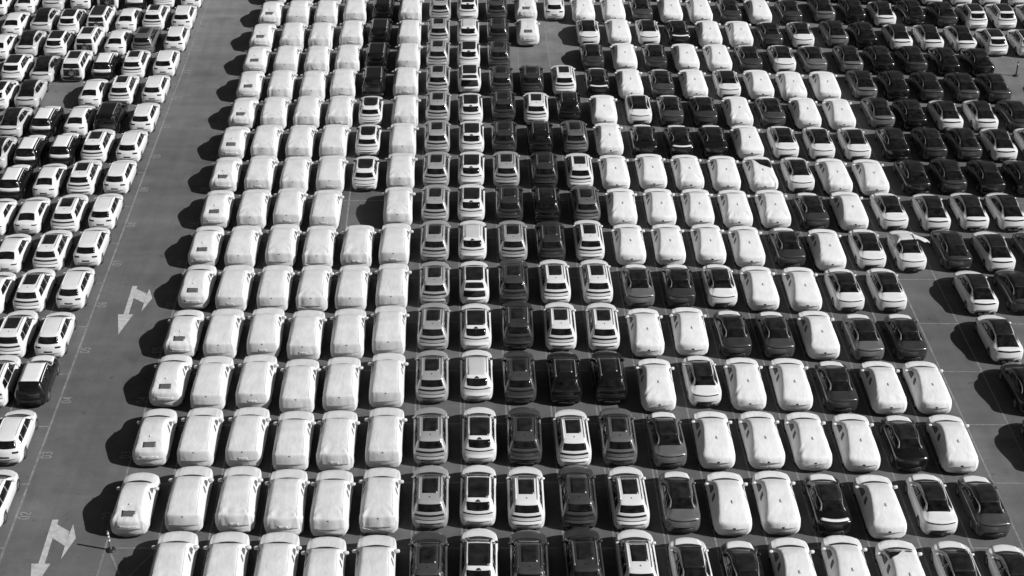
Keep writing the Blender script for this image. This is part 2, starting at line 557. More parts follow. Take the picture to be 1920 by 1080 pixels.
def kit_coupe(spoiler=False, hood=True):
    B = coupe_shell()
    c = B.L - 1.05
    k = [('body', B.mesh('body', M['white']), 'paint')]
    k += wiper_gap(B, c - .05, .68)
    k += [('windshield', B.patch('windshield', 'top', trap(.555, c - .55, .66, c - .09, .06, -.05), M['glass'], 8, 4), None)]
    k += [('roof_glass', B.patch('roof_glass', 'top', trap(.525, 1.482, .545, c - .57, .02), M['roofglass'], 12, 14, .018), None)]
    k += [('rear_window', B.patch('rear_window', 'top', trap(.60, .84, .525, 1.48, .05), M['glass'], 12, 8, .018), None)]
    k += tail_bar(B, .80, .875, .93, .06)
    k += [('diffuser', B.patch('diffuser', 'rear', trap(.58, .215, .48, .46, .05), M['trim'], 8, 2, .008), None)]
    k += side_windows(B, [((1.02, 1.06), (2.095, 1.01), (2.095, 1.31), (1.45, 1.30)), ((2.12, 1.005), (3.10, .985), (2.72, 1.24), (2.12, 1.31))])
    k += trims(B, [(.95, 1.10), (1.3, 1.25), (1.8, 1.325), (2.4, 1.325), (2.85, 1.21), (3.3, 1.0)], M['chrome'], .016, .022)
    k += mirrors(B, 3.10, 1.0, PAINT, (.10, .065, .065))
    if hood:
        k += hood_panel(B, M['film'], .60, .72)
    if spoiler:
        k += [('spoiler_film', B.patch('spoiler_film', 'top', trap(.74, .16, .70, .34, .05, .16), M['film'], 14, 2, .012), None)]
    k += [('antenna_fin', fin_mesh(B, 1.35, M['trim'], .035, .10), None)][:0]
    return B, k + wheels(B)

def kit_fastback():
    B = coupe_shell(4.66, 1.92, 1.52, .58, .62, 1.06)
    c = B.L - 1.05
    k = [('body', B.mesh('body', M['white']), 'paint')]
    k += wiper_gap(B, c - .05, .68)
    k += [('windshield', B.patch('windshield', 'top', trap(.575, c - .55, .66, c - .09, .06, -.05), M['glass'], 8, 4), None)]
    k += [('roof_glass', B.patch('roof_glass', 'top', trap(.53, 1.333, .55, c - .57, .02), M['roofglass'], 12, 14, .018), None)]
    k += [('rear_window', B.patch('rear_window', 'top', trap(.64, .42, .53, 1.33, .04), M['glass'], 12, 10, .018), None)]
    k += tail_bar(B, .82, .895, .985, .04)
    k += [('diffuser', B.patch('diffuser', 'rear', trap(.78, .215, .74, .42, .05), M['trim'], 8, 2, .010), None)]
    k += side_windows(B, [((.95, 1.09), (2.095, 1.03), (2.095, 1.37), (1.40, 1.35)), ((2.12, 1.025), (3.16, 1.0), (2.78, 1.28), (2.12, 1.37))])
    k += trims(B, [(.85, 1.12), (1.3, 1.30), (1.8, 1.385), (2.4, 1.385), (2.9, 1.25), (3.38, 1.01)], M['chrome'], .014, .022)
    k += mirrors(B, 3.16, 1.02, PAINT, (.10, .065, .065))
    return B, k + wheels(B)

def kit_hatch():
    B = hatch_shell()
    c = B.L - 1.05
    k = [('body', B.mesh('body', M['white']), 'paint')]
    k += wiper_gap(B, c - .05, .66)
    k += [('windshield', B.patch('windshield', 'top', trap(.55, c - .66, .64, c - .09, .08, -.05), M['glass'], 8, 4), None)]
    k += [('rear_window', B.patch('rear_window', 'rear', trap(.62, 1.10, .575, 1.40, .14, .02), M['glass'], 10, 4), None)]
    for sx in (-1, 1):
        k += [('tail_lamp', B.patch('tail_lamp', 'rear', trap(.17, .87, .20, .975, .05, 0, sx * .60), M['lamp'], 6, 2), None)]
    k += [('licence_recess', B.patch('licence_recess', 'rear', trap(.26, .62, .26, .72, .05), M['plate'], 4, 1, .005), None)]
    k += [('rear_bumper_trim', B.patch('rear_bumper_trim', 'rear', trap(.66, .235, .64, .32, .05), M['trim'], 8, 1, .006), None)]
    k += side_windows(B, [((.72, 1.10), (1.205, 1.06), (1.205, 1.40), (.92, 1.38)), ((1.23, 1.055), (2.145, 1.03), (2.145, 1.42), (1.23, 1.41)), ((2.17, 1.03), (3.10, 1.02), (2.72, 1.36), (2.17, 1.42))])
    k += rails(B, .53, .95, 2.6, PAINT, .02)
    k += mirrors(B, 3.10, 1.03, PAINT)
    return B, k + wheels(B)

def kit_sedan():
    B = sedan_shell()
    c = B.L - 1.10
    k = [('body', B.mesh('body', M['white']), 'paint')]
    k += wiper_gap(B, c - .05, .64)
    k += [('windshield', B.patch('windshield', 'top', trap(.54, c - .64, .62, c - .09, .08, -.05), M['glass'], 8, 4), None)]
    k += [('rear_window', B.patch('rear_window', 'top', trap(.58, .50, .50, 1.04, .10, -.04), M['glass'], 10, 4), None)]
    for sx in (-1, 1):
        k += [('tail_lamp', B.patch('tail_lamp', 'rear', trap(.17, .86, .19, .94, .05, .01, sx * .58), M['lamp'], 6, 2), None)]
    k += [('licence_recess', B.patch('licence_recess', 'rear', trap(.26, .60, .26, .70, .05), M['plate'], 4, 1, .005), None)]
    k += [('rear_bumper_trim', B.patch('rear_bumper_trim', 'rear', trap(.64, .225, .62, .29, .05), M['trim'], 8, 1, .006), None)]
    k += side_windows(B, [((1.05, 1.05), (2.095, 1.00), (2.095, 1.33), (1.42, 1.32)), ((2.12, 1.0), (3.10, .985), (2.72, 1.27), (2.12, 1.33))])
    k += mirrors(B, 3.08, 1.0, PAINT)
    return B, k + wheels(B)

def kit_boxy(top=None, sunroof=False, spare=False, dark_hood=False):
    B = boxy_shell()
    c = B.L - 1.16
    k = [('body', B.mesh('body', M['white']), 'paint')]
    k += wiper_gap(B, c - .05, .70)
    k += [('windshield', B.patch('windshield', 'top', trap(.60, c - .50, .70, c - .09, .06, -.04), M['glass'], 8, 4), None)]
    k += [('rear_window', B.patch('rear_window', 'rear', trap(.67, 1.22, .62, 1.60, .12), M['glass'], 10, 4), None)]
    if top:
        k += [('roof_panel', B.patch('roof_panel', 'top', trap(.66, .36, .63, c - .56, .04), M[top], 8, 10, .010), None)]
    if dark_hood:
        k += [('hood', B.patch('hood', 'top', trap(.76, B.L - 1.08, .70, B.L - .14, .05, -.07), M[top], 8, 8, .010), None)]
    if not spare:
        k += tail_bar(B, .80, 1.0, 1.05, .0)
    if sunroof:
        k += [('sunroof', B.patch('sunroof', 'top', trap(.44, 1.05, .46, 2.55, .03), M['roofglass'], 6, 6, .009), None)]
    if spare:
        k += [('tailgate', B.patch('tailgate', 'rear', trap(.66, .62, .66, 1.15, .06), M['trim'], 10, 3, .010), None)]
        k += [('spare_wheel', WHEEL, (0.05, -B.L / 2 - .06, .92, 'rear'))]
    k += [('rear_bumper_trim', B.patch('rear_bumper_trim', 'rear', trap(.80, .26, .80, .50, .04), M['trim'], 10, 2, .012), None)]
    k += side_windows(B, [((.35, 1.16), (1.05, 1.14), (1.05, 1.57), (.48, 1.57)), ((1.12, 1.13), (2.02, 1.12), (2.02, 1.59), (1.12, 1.58)), ((2.09, 1.12), (3.15, 1.13), (2.85, 1.52), (2.09, 1.59))])
    k += rails(B, .60, .55, 2.7, M['chrome'] if not top and not spare else PAINT, .03)
    k += mirrors(B, 3.15, 1.16, PAINT, (.12, .075, .10))
    return B, k + wheels(B)

def kit_two_tone(band):
    B = suv_shell(4.50, 1.87, 1.62, .60, .46, 1.0, .99)
    c = B.L - 1.13
    k = [('body', B.mesh('body', M['white']), 'paint')]
    k += wiper_gap(B, c - .06, .66)
    k += [('roof_panel', B.patch('roof_panel', 'top', trap(.56, .60, .57, c - .64, .05), M['film'], 8, 10, .010), None)]
    k += [('windshield', B.patch('windshield', 'top', trap(.56, c - .60, .65, c - .10, .06, -.05), M['glass'], 8, 4), None)]
    k += [('hood', B.patch('hood', 'top', trap(.72, B.L - 1.06, .64, B.L - .14, .05, -.08), M['film'], 8, 8, .010), None)]
    k += [('rear_window', B.patch('rear_window', 'rear', trap(.67, 1.14, .60, 1.47, .10, .02), M['glass'], 10, 4), None)]
    if band:
        k += [('tailgate', B.patch('tailgate', 'rear', trap(.74, .84, .74, 1.09, .08, .02), M['film'], 10, 3, .010), None)]
    k += [('rear_bumper_trim', B.patch('rear_bumper_trim', 'rear', trap(.76, .24, .78, .60, .05), M['trim'], 10, 2, .008), None)]
    k += [('licence_recess', B.patch('licence_recess', 'rear', trap(.26, .48, .26, .57, .05), M['film'], 4, 1, .014), None)]
    k += side_windows(B, [((.62, 1.09), (1.18, 1.06), (1.18, 1.43), (.80, 1.42)), ((1.23, 1.05), (2.12, 1.04), (2.12, 1.46), (1.23, 1.455)), ((2.17, 1.04), (3.08, 1.05), (2.68, 1.41), (2.17, 1.46))])
    k += trims(B, [(.70, 1.47), (1.4, 1.51), (2.2, 1.51), (2.72, 1.44), (3.18, 1.10)], M['film'], .022, .022)
    k += mirrors(B, 3.08, 1.06, PAINT)
    return B, k + wheels(B)

def kit_compact():
    B = suv_shell(4.36, 1.85, 1.60, .58, .42, 1.0, .99)
    c = B.L - 1.13
    k = [('body', B.mesh('body', M['white']), 'paint')]
    k += wiper_gap(B, c - .06, .66)
    def roof(u, v):
        t = (v + 1) / 2
        w = .34 + .20 * min(1, math.sqrt(max(0, 1 - (1 - min(1, t / .45)) ** 2)))
        return u * w, .80 + (c - .62 - .80) * t
    k += [('roof_panel', B.patch('roof_panel', 'top', roof, M['roofglass'], 8, 12, .008), None)]
    k += [('windshield', B.patch('windshield', 'top', trap(.55, c - .60, .64, c - .10, .06, -.05), M['glass'], 8, 4), None)]
    k += [('rear_window', B.patch('rear_window', 'rear', trap(.66, 1.13, .60, 1.44, .10, .02), M['glass'], 10, 4), None)]
    k += tail_bar(B, .78, .94, .985, .03)
    k += tail_bar(B, .70, .67, .71, .0, 'bumper_groove', M['gap'], .005)
    k += [('diffuser', B.patch('diffuser', 'rear', trap(.74, .22, .70, .36, .05), M['trim'], 8, 2, .008), None)]
    k += side_windows(B, [((.62, 1.09), (1.10, 1.06), (1.10, 1.42), (.80, 1.41)), ((1.17, 1.05), (2.02, 1.04), (2.02, 1.45), (1.17, 1.445)), ((2.09, 1.04), (2.98, 1.05), (2.58, 1.40), (2.09, 1.45))])
    k += rails(B, .565, .85, 2.5, PAINT, .03)
    k += mirrors(B, 2.98, 1.05, M['trim'], (.10, .065, .07))
    return B, k + wheels(B)

# ---- cars under white transport covers: the cloth is one continuous shell with its own wrinkles
def wrinkler(seed, deep, rear_z, roof_s):
    off = Vector((seed * 13.1, seed * 7.7, seed * 3.3))
    def fn(bm, L):
        for v in bm.verts:
            p = v.co
            a = .010 * noise.noise(Vector((p.x * 1.5, p.y * 1.1, p.z * 2)) + off)
            # tension folds that run down from the rear roof edge and across the windscreen
            k = max(0, 1 - abs(p.y - roof_s) / .9)
            ang = math.atan2(p.x, roof_s + .9 - p.y + .3)
            a += deep * .032 * k * (1 - abs(noise.noise(Vector((ang * 6, p.y * .6, seed * 5.1))) * 2.4))
            k2 = max(0, 1 - p.z / .75)
            a += .016 * k2 * noise.noise(Vector((p.x * 7, p.y * 7, seed * 2.2)))
            kf = max(0, 1 - abs(p.y - (L - 1.75)) / .6) * (1 if p.z > 1.1 else 0)
            a += deep * .020 * kf * (1 - abs(noise.noise(Vector((p.x * 1.6 + p.y * 3, p.y * 5, seed * 9.7))) * 2.2))
            if p.z < .34:
                a += .010 * noise.noise(Vector((p.x * 11, p.y * 11, seed)))
            v.co = p + v.normal * a
    return fn

def cover_suv(seed, deep):
    L, W, H = 4.80, 2.00, 1.72
    c = L - 1.36
    zc = [(0, .72), (.03, .95), (.055, 1.12), (.08, 1.24), (.11, 1.30), (.16, 1.335), (.28, 1.37), (.7, 1.50), (1.2, 1.63), (1.8, H), (2.4, H), (2.75, H - .07), (c, 1.17), (c + .08, 1.12), (L - .45, 1.03), (L - .16, .90), (L - .04, .74), (L, .6)]
    zb = [(0, .58), (.08, .86), (.18, 1.04), (1.5, 1.06), (3.0, 1.03), (c, 1.03), (L - .4, .93), (L - .1, .72), (L, .5)]
    wr = [(0, .84), (.12, .83), (.35, .78), (.9, .715), (2.5, .665), (c - .5, .68), (c, .80), (L - .3, .76), (L, .66)]
    B = Body(L, W, zc, zb, [(0, .85), (.06, .90), (.22, .965), (.8, 1), (L - 1.0, 1), (L - .45, .965), (L - .14, .88), (L, .78)], wr, floor=.25, wheels=(-9,), bow=.12, bowf=.24, soft=0, shoulder=.94, crown=.045, wrinkle=wrinkler(seed, deep, 1.2, .25))
    B.wheels = (.95, 3.88)
    k = [('cover', B.mesh('cover', M['fabric']), None)]
    k += [('windscreen_slit', B.patch('windscreen_slit', 'top', trap(.72, c - .02, .71, c + .22, 0, -.20), M['gap'], 14, 1, .006), None)]
    for side in ('right', 'left'):
        k += [('window_opening', B.patch('window_opening', side, quad((2.50, 1.14), (3.10, 1.12), (2.88, 1.38), (2.56, 1.46), .5), M['hole'], 5, 4, .006), None)]
        k += [('window_opening', B.patch('window_opening', side, quad((1.96, 1.17), (2.18, 1.15), (2.38, 1.43), (2.16, 1.44), .3), M['hole'], 4, 4, .006), None)]
    for sx in (-1, 1):
        k += [('mirror_pocket', blob('mirror_pocket', (sx * 1.06, 3.16, 1.12), (.14, .085, .10), M['fabric'], L), None)]
    for sx in (-1, 1):
        k += [('seam', B.patch('seam', 'top', lambda u, v, sx=sx: (sx * (.70 - .03 * u) + v * .012, .22 + 2.3 * (u + 1) / 2), M['seam'], 14, 1, .006), None)]
    if deep < 2.2:
        k += [('camera_hole', B.patch('camera_hole', 'rear', trap(.045, 1.20, .045, 1.255, .5), M['gap'], 3, 2, .008), None)]
    if seed % 2:
        k += [('printed_panel', B.patch('printed_panel', 'rear', trap(.26, .74, .26, .90, .1), M['print'], 8, 3, .007, .012), None)]
    k += [('underbody', box_mesh('underbody', -.80, .80, -2.2, 2.2, .20, .42, M['trim']), None)]
    return B, k + wheels(B)

def cover_hatch(seed, deep):
    L, W, H = 4.66, 1.94, 1.70
    c = L - 1.32
    zc = [(0, .68), (.04, .88), (.09, 1.06), (.14, 1.14), (.24, 1.20), (.40, 1.28), (.85, 1.47), (1.3, 1.63), (1.65, H), (1.95, H - .01), (2.4, H - .11), (2.85, H - .31), (c, 1.11), (c + .08, 1.08), (L - .45, .98), (L - .16, .84), (L - .04, .70), (L, .56)]
    zb = [(0, .56), (.10, .82), (.24, .98), (1.5, 1.0), (3.0, .97), (c, .95), (L - .4, .86), (L - .1, .66), (L, .48)]
    wr = [(0, .76), (.25, .74), (.5, .70), (1.0, .66), (2.4, .63), (c - .5, .64), (c, .76), (L - .3, .72), (L, .6)]
    B = Body(L, W, zc, zb, [(0, .80), (.06, .87), (.22, .955), (.8, 1), (L - 1.0, 1), (L - .45, .95), (L - .14, .84), (L, .74)], wr, floor=.25, wheels=(-9,), bow=.17, bowf=.28, soft=1, shoulder=.93, crown=.05, wrinkle=wrinkler(seed, deep, 1.1, .35))
    B.wheels = (.95, 3.72)
    k = [('cover', B.mesh('cover', M['fabric']), None)]
    k += [('windscreen_slit', B.patch('windscreen_slit', 'top', trap(.68, c - .02, .67, c + .22, 0, -.20), M['gap'], 14, 1, .006), None)]
    for side in ('right', 'left'):
        k += [('window_opening', B.patch('window_opening', side, quad((2.34, 1.10), (2.94, 1.07), (2.66, 1.28), (2.42, 1.36), .5), M['hole'], 5, 4, .006), None)]
        k += [('window_opening', B.patch('window_opening', side, quad((1.80, 1.12), (2.02, 1.10), (2.30, 1.40), (2.07, 1.41), .2), M['hole'], 4, 4, .006), None)]
    for sx in (-1, 1):
        k += [('mirror_pocket', blob('mirror_pocket', (sx * 1.00, 2.90, 1.03), (.12, .08, .09), M['fabric'], L), None)]
    k += [('rear_window_slot', B.patch('rear_window_slot', 'top', trap(.36, .36, .34, .68, .02), M['hole'], 6, 3, .008), None)]
    k += [('fin_pocket', fin_mesh(B, 1.05, M['fabric'], .06, .16), None)]
    k += [('printed_panel', B.patch('printed_panel', 'rear', trap(.50, .70, .50, .90, .1), M['print'], 10, 3, .008, .014), None)]
    k += [('underbody', box_mesh('underbody', -.76, .76, -2.1, 2.1, .20, .42, M['trim']), None)]
    return B, k + wheels(B)

def cover_coupe(seed, deep, torn=None):
    L, W, H = 4.78, 1.98, 1.52
    c = L - 1.16
    zc = [(0, .66), (.03, .82), (.07, .94), (.11, 1.00), (.17, 1.05), (.30, 1.09), (.6, 1.18), (1.2, 1.36), (1.7, 1.47), (2.1, H), (2.5, H - .01), (2.85, H - .10), (c, 1.05), (c + .07, 1.01), (L - .45, .93), (L - .16, .80), (L - .04, .66), (L, .54)]
    zb = [(0, .54), (.08, .76), (.20, .88), (.6, .93), (1.5, .95), (3.0, .93), (c, .93), (L - .4, .84), (L - .1, .64), (L, .46)]
    wr = [(0, .78), (.15, .79), (.5, .745), (1.2, .69), (2.4, .635), (c - .6, .64), (c, .75), (L - .3, .71), (L, .6)]
    B = Body(L, W, zc, zb, [(0, .78), (.06, .86), (.22, .95), (.8, 1), (L - 1.0, 1), (L - .45, .95), (L - .14, .84), (L, .74)], wr, floor=.25, wheels=(-9,), bow=.18, bowf=.28, soft=1, shoulder=.93, crown=.05, wrinkle=wrinkler(seed, deep, 1.0, .45))
    B.wheels = (.95, 3.86)
    k = [('cover', B.mesh('cover', M['bright_fabric']), None)]
    k += [('windscreen_slit', B.patch('windscreen_slit', 'top', trap(.70, c - .02, .69, c + .22, 0, -.20), M['gap'], 14, 1, .006), None)]
    for side in ('right', 'left'):
        k += [('window_opening', B.patch('window_opening', side, quad((2.50, .98), (3.32, .97), (3.00, 1.20), (2.58, 1.28), .35), M['hole'], 6, 4, .006), None)]
        k += [('window_opening', B.patch('window_opening', side, quad((1.78, 1.00), (2.12, .99), (2.34, 1.26), (2.02, 1.28), .35), M['hole'], 4, 4, .006), None)]
    for sx in (-1, 1):
        k += [('mirror_pocket', blob('mirror_pocket', (sx * 1.03, 3.30, 1.00), (.12, .08, .09), M['bright_fabric'], L), None)]
    k += [('fin_patch', B.patch('fin_patch', 'top', quad((-.055, 1.30), (.06, 1.27), (.02, 1.50), (-.05, 1.46), .1), M['fin'], 3, 3, .008), None)]
    k += [('camera_hole', B.patch('camera_hole', 'rear', trap(.07, .70, .07, .79, .4), M['gap'], 3, 2, .008), None)]
    if torn == 'roof':
        k += [('torn_opening', B.patch('torn_opening', 'top', quad((-.10, 1.95), (.66, 1.50), (.68, 2.75), (-.52, 2.95), .3), M['glass'], 12, 10, .035), None)]
    if torn == 'corner':
        k += [('torn_opening', B.patch('torn_opening', 'top', quad((-.70, 2.45), (-.25, 2.72), (.10, 3.22), (-.72, 3.50), .25), M['glass'], 12, 10, .035), None)]
        k += [('torn_opening', B.patch('torn_opening', 'top', quad((.20, 3.02), (.52, 2.98), (.54, 3.20), (.24, 3.22), .5), M['hole'], 6, 4, .03), None)]
    k += [('underbody', box_mesh('underbody', -.78, .78, -2.2, 2.2, .20, .40, M['trim']), None)]
    return B, k + wheels(B)

def peeled_cover(B):
    """a cover pulled half off: it still wraps the nose and windscreen, and a loose flap hangs out to the side"""
    c = B.L - 1.05
    me1 = B.patch('peeled_cover', 'top', quad((-.82, 1.95), (.72, 2.10), (.78, B.L - .2), (-.80, B.L - .2), .05), M['fabric'], 12, 14, .05, .08)
    v, f = [], []
    n, m = 10, 6
    for i in range(n + 1):
        for j in range(m + 1):
            u, w = i / n, j / m
            x = .42 + .98 * u
            y = 1.95 + .95 * w * (1 - .45 * u) - .15 * u - B.L / 2 + .05 * math.sin(9 * u)
            z = 1.53 + .025 * math.sin(7 * u + 3 * w) - .10 * w * w - .22 * u * u + .05 * noise.noise(Vector((u * 4, w * 4, 2)))
            v.append((x, y, z))
    top = len(v)
    v += [(x, y, z - .02) for x, y, z in v]
    for i in range(n):
        for j in range(m):
            a = i * (m + 1) + j
            f.append((a, a + m + 1, a + m + 2, a + 1)); f.append((top + a, top + a + 1, top + a + m + 2, top + a + m + 1))
    me2 = make_mesh('cover_flap', v, f, M['fabric'])
    v, f = [], []
    for i in range(9):
        u = i / 8
        for j in range(4):
            w = j / 3 - .5
            v.append((-.50 - .62 * u + .03 * math.sin(8 * u), 2.25 - .85 * u + w * (.30 + .10 * u) - B.L / 2, 1.50 - .10 * u - .42 * u * u + .03 * math.sin(5 * w + 6 * u)))
    top = len(v)
    v += [(x, y, z - .02) for x, y, z in v]
    for i in range(8):
        for j in range(3):
            a = i * 4 + j
            f.append((a, a + 1, a + 5, a + 4)); f.append((top + a, top + a + 4, top + a + 5, top + a + 1))
    me3 = make_mesh('cover_flap', v, f, M['fabric'])
    return [('peeled_cover', me1, None), ('cover_flap', me2, None), ('cover_flap', me3, None)]

# ------------------------------------------------------------------ prototypes: a kind of car in one colour
PARTS_PROPS = {}
def assemble(name, kit, paint, body_label=None):
    B, parts = kit
    root = bpy.data.objects.new(name, None)
    root.empty_display_size = .5
    objs = []
    for pn, me, how in parts:
        o = bpy.data.objects.new(pn, me)
        o.parent = root
        if isinstance(how, tuple):
            o.location = how[:3]
            if len(how) > 3: o.rotation_euler = (0, 0, math.pi / 2)
        if pn == 'wheel' or pn == 'spare_wheel':
            r = bpy.data.objects.new('rim', RIM); r.parent = o
            objs.append((o, [r])); continue
        if pn == 'roof_rail' and paint in ('dark', 'black') and me.materials[0] is None:
            o.material_slots[0].link = 'OBJECT'
            o.material_slots[0].material = M['rail']
        elif how == 'paint' or (me.materials and me.materials[0] is None):
            o.material_slots[0].link = 'OBJECT'
            o.material_slots[0].material = M[paint]
        objs.append((o, []))
    return root, objs, B.L

def instance(proto, X, Y, rz):
    root, objs, L = proto
    r = root.copy(); COL.objects.link(r)
    r.location = (X, Y + L / 2, 0); r.rotation_euler = (0, 0, rz)
    for o, subs in objs:
        c = o.copy(); COL.objects.link(c); c.parent = r
        for s in subs:
            d = s.copy(); COL.objects.link(d); d.parent = c
    return r
# ------------------------------------------------------------------ the lot: asphalt, painted lines, numbers, arrows
def asphalt_material():
    m = bpy.data.materials.new('asphalt'); m.use_nodes = True
    nt = m.node_tree; N = nt.nodes; Lk = nt.links
    b = N["Principled BSDF"]
    b.inputs["Roughness"].default_value = .88
    b.inputs["Specular IOR Level"].default_value = .25
    tc = N.new("ShaderNodeTexCoord")
    def noise_(scale, detail=4, vec=None, sx=1, sy=1, rough=.55):
        mp = N.new("ShaderNodeMapping"); mp.inputs["Scale"].default_value = (sx, sy, 1)
        Lk.new(tc.outputs["Object"], mp.inputs[0])
        n = N.new("ShaderNodeTexNoise"); n.inputs["Scale"].default_value = scale
        n.inputs["Detail"].default_value = detail; n.inputs["Roughness"].default_value = rough
        Lk.new(mp.outputs[0], n.inputs["Vector"])
        return n.outputs["Fac"]
    def rng(x, a, b_, lo, hi):
        r = N.new("ShaderNodeMapRange"); Lk.new(x, r.inputs["Value"])
        r.inputs["From Min"].default_value = a; r.inputs["From Max"].default_value = b_
        r.inputs["To Min"].default_value = lo; r.inputs["To Max"].default_value = hi
        return r.outputs[0]
    def mul(a, b_):
        n = N.new("ShaderNodeMath"); n.operation = 'MULTIPLY'; Lk.new(a, n.inputs[0])
        if isinstance(b_, float): n.inputs[1].default_value = b_
        else: Lk.new(b_, n.inputs[1])
        return n.outputs[0]
    big = rng(noise_(.06, 3), .3, .7, .90, 1.10)
    mid = rng(noise_(.7, 5), .3, .7, .89, 1.11)
    lanes = rng(noise_(.9, 3, sx=.03, sy=.55), .3, .7, .87, 1.12)      # paver passes run across the lot
    fine = rng(noise_(14, 4, rough=.75), .25, .75, .74, 1.26)
    stain = rng(noise_(.35, 4, sx=1.1), .56, .70, 1.0, .82)
    wheel = rng(noise_(1.1, 3, sx=1.2, sy=.05), .35, .65, .93, 1.06)
    sep = N.new("ShaderNodeSeparateXYZ"); Lk.new(tc.outputs["Object"], sep.inputs[0])
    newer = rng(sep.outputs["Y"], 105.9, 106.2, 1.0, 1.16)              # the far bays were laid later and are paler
    far_pale = rng(sep.outputs["Y"], 108.0, 132.0, 1.0, 1.28)  # gradually paler towards the far rows
    spots = rng(noise_(1.7, 2), .67, .74, 1.0, .72)                     # oil drips
    scuff = rng(noise_(.5, 6, sx=.25, sy=1.6, rough=.7), .56, .66, 1.0, 1.10)
    v = mul(mul(mul(big, mid), mul(lanes, fine)), mul(stain, wheel))
    v = mul(mul(v, mul(newer, far_pale)), mul(spots, scuff))
    base = N.new("ShaderNodeMath"); base.operation = 'MULTIPLY'; base.inputs[1].default_value = .125
    Lk.new(v, base.inputs[0])
    Lk.new(base.outputs[0], b.inputs["Base Color"])
    bp = N.new("ShaderNodeBump"); bp.inputs["Strength"].default_value = .25; bp.inputs["Distance"].default_value = .01
    Lk.new(noise_(40, 3), bp.inputs["Height"]); Lk.new(bp.outputs[0], b.inputs["Normal"])
    return m

def paint_material(name, v, wear):
    m = bpy.data.materials.new(name); m.use_nodes = True
    nt = m.node_tree; N = nt.nodes; Lk = nt.links
    b = N["Principled BSDF"]; b.inputs["Roughness"].default_value = .7
    tc = N.new("ShaderNodeTexCoord")
    n = N.new("ShaderNodeTexNoise"); n.inputs["Scale"].default_value = 3.0; n.inputs["Detail"].default_value = 8; n.inputs["Roughness"].default_value = .7
    Lk.new(tc.outputs["Object"], n.inputs["Vector"])
    r = N.new("ShaderNodeMapRange"); r.inputs["From Min"].default_value = .36; r.inputs["From Max"].default_value = .62
    r.inputs["To Min"].default_value = v * (1 - wear); r.inputs["To Max"].default_value = v
    Lk.new(n.outputs["Fac"], r.inputs["Value"]); Lk.new(r.outputs[0], b.inputs["Base Color"])
    return m

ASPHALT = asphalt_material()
LINE = paint_material('line_paint', .27, .5)
NUMBER = paint_material('number_paint', .30, .35)
ARROW = paint_material('arrow_paint', .56, .34)

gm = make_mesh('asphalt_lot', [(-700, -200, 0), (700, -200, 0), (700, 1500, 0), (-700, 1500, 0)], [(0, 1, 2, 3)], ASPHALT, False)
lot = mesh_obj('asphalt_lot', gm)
lot['kind'] = 'structure'
lot['label'] = 'worn grey asphalt of the car storage lot'

def strip(name, pts, w, m, z=.004):
    """a painted line of width w along the points"""
    v, f = [], []
    for k, p in enumerate(pts):
        a = Vector(pts[max(k - 1, 0)]); b = Vector(pts[min(k + 1, len(pts) - 1)])
        d = (b - a).normalized(); nrm = Vector((-d.y, d.x)) * w / 2
        v += [(p[0] - nrm.x, p[1] - nrm.y, z), (p[0] + nrm.x, p[1] + nrm.y, z)]
    for k in range(len(pts) - 1):
        a = 2 * k
        f.append((a, a + 1, a + 3, a + 2))
    me = make_mesh(name, v, f, m, False)
    if me.polygons[0].normal.z < 0: me.flip_normals()
    return mesh_obj(name, me, lot)

ROW0, PITCH = 60.6, 5.12
def col_x(i, Y):
    """bay line i of the main block; the block's lines lean very slightly towards the lane as they recede"""
    return -18.42 + 2.6 * i - max(0, Y - 60) / 80 * .8 * min(1, .35 + .12 * i)
def row_y(k, X):
    """line k across the lot (k = 0: rear line of the row painted 02); the middle of the lot bows away"""
    b = 1 / (1 + math.exp(-(X + 14) / 2.2)) * (1 - .45 / (1 + math.exp(-(X - 26) / 4)))
    return ROW0 + PITCH * k + b * .13 * max(0, k)

Y_NEAR, Y_FAR = 54.0, 150.0
ys = np.linspace(Y_NEAR, Y_FAR, 26)
for i in range(0, 19):
    strip('bay_line', [(col_x(i, y), y) for y in ys], .10, LINE)
    if 6 <= i <= 11:
        strip('bay_line', [(col_x(i, y) + .22, y) for y in np.linspace(Y_NEAR, 84, 8)], .08, LINE)
for i in range(10):
    strip('bay_line', [(30.74 + 2.6 * i - max(0, y - 60) / 80 * .55, y) for y in ys], .10, LINE)
for i in range(12):
    strip('bay_line', [(-23.56 - 2.6 * i, y) for y in ys], .12 if i == 0 else .10, LINE)
for k in range(-1, 18):
    strip('row_line', [(x, row_y(k, x)) for x in np.linspace(-18.4, 57, 40)], .09, LINE, .008)
    strip('row_line', [(-55, row_y(k, -55)), (-23.5, row_y(k, -23.5))], .09, LINE, .008)
# the corner bay is crossed out
strip('cross_line', [(-18.2, 60.45), (-15.9, 55.6)], .12, LINE, .012)
strip('cross_line', [(-15.95, 60.2), (-18.2, 55.8)], .08, LINE, .016)

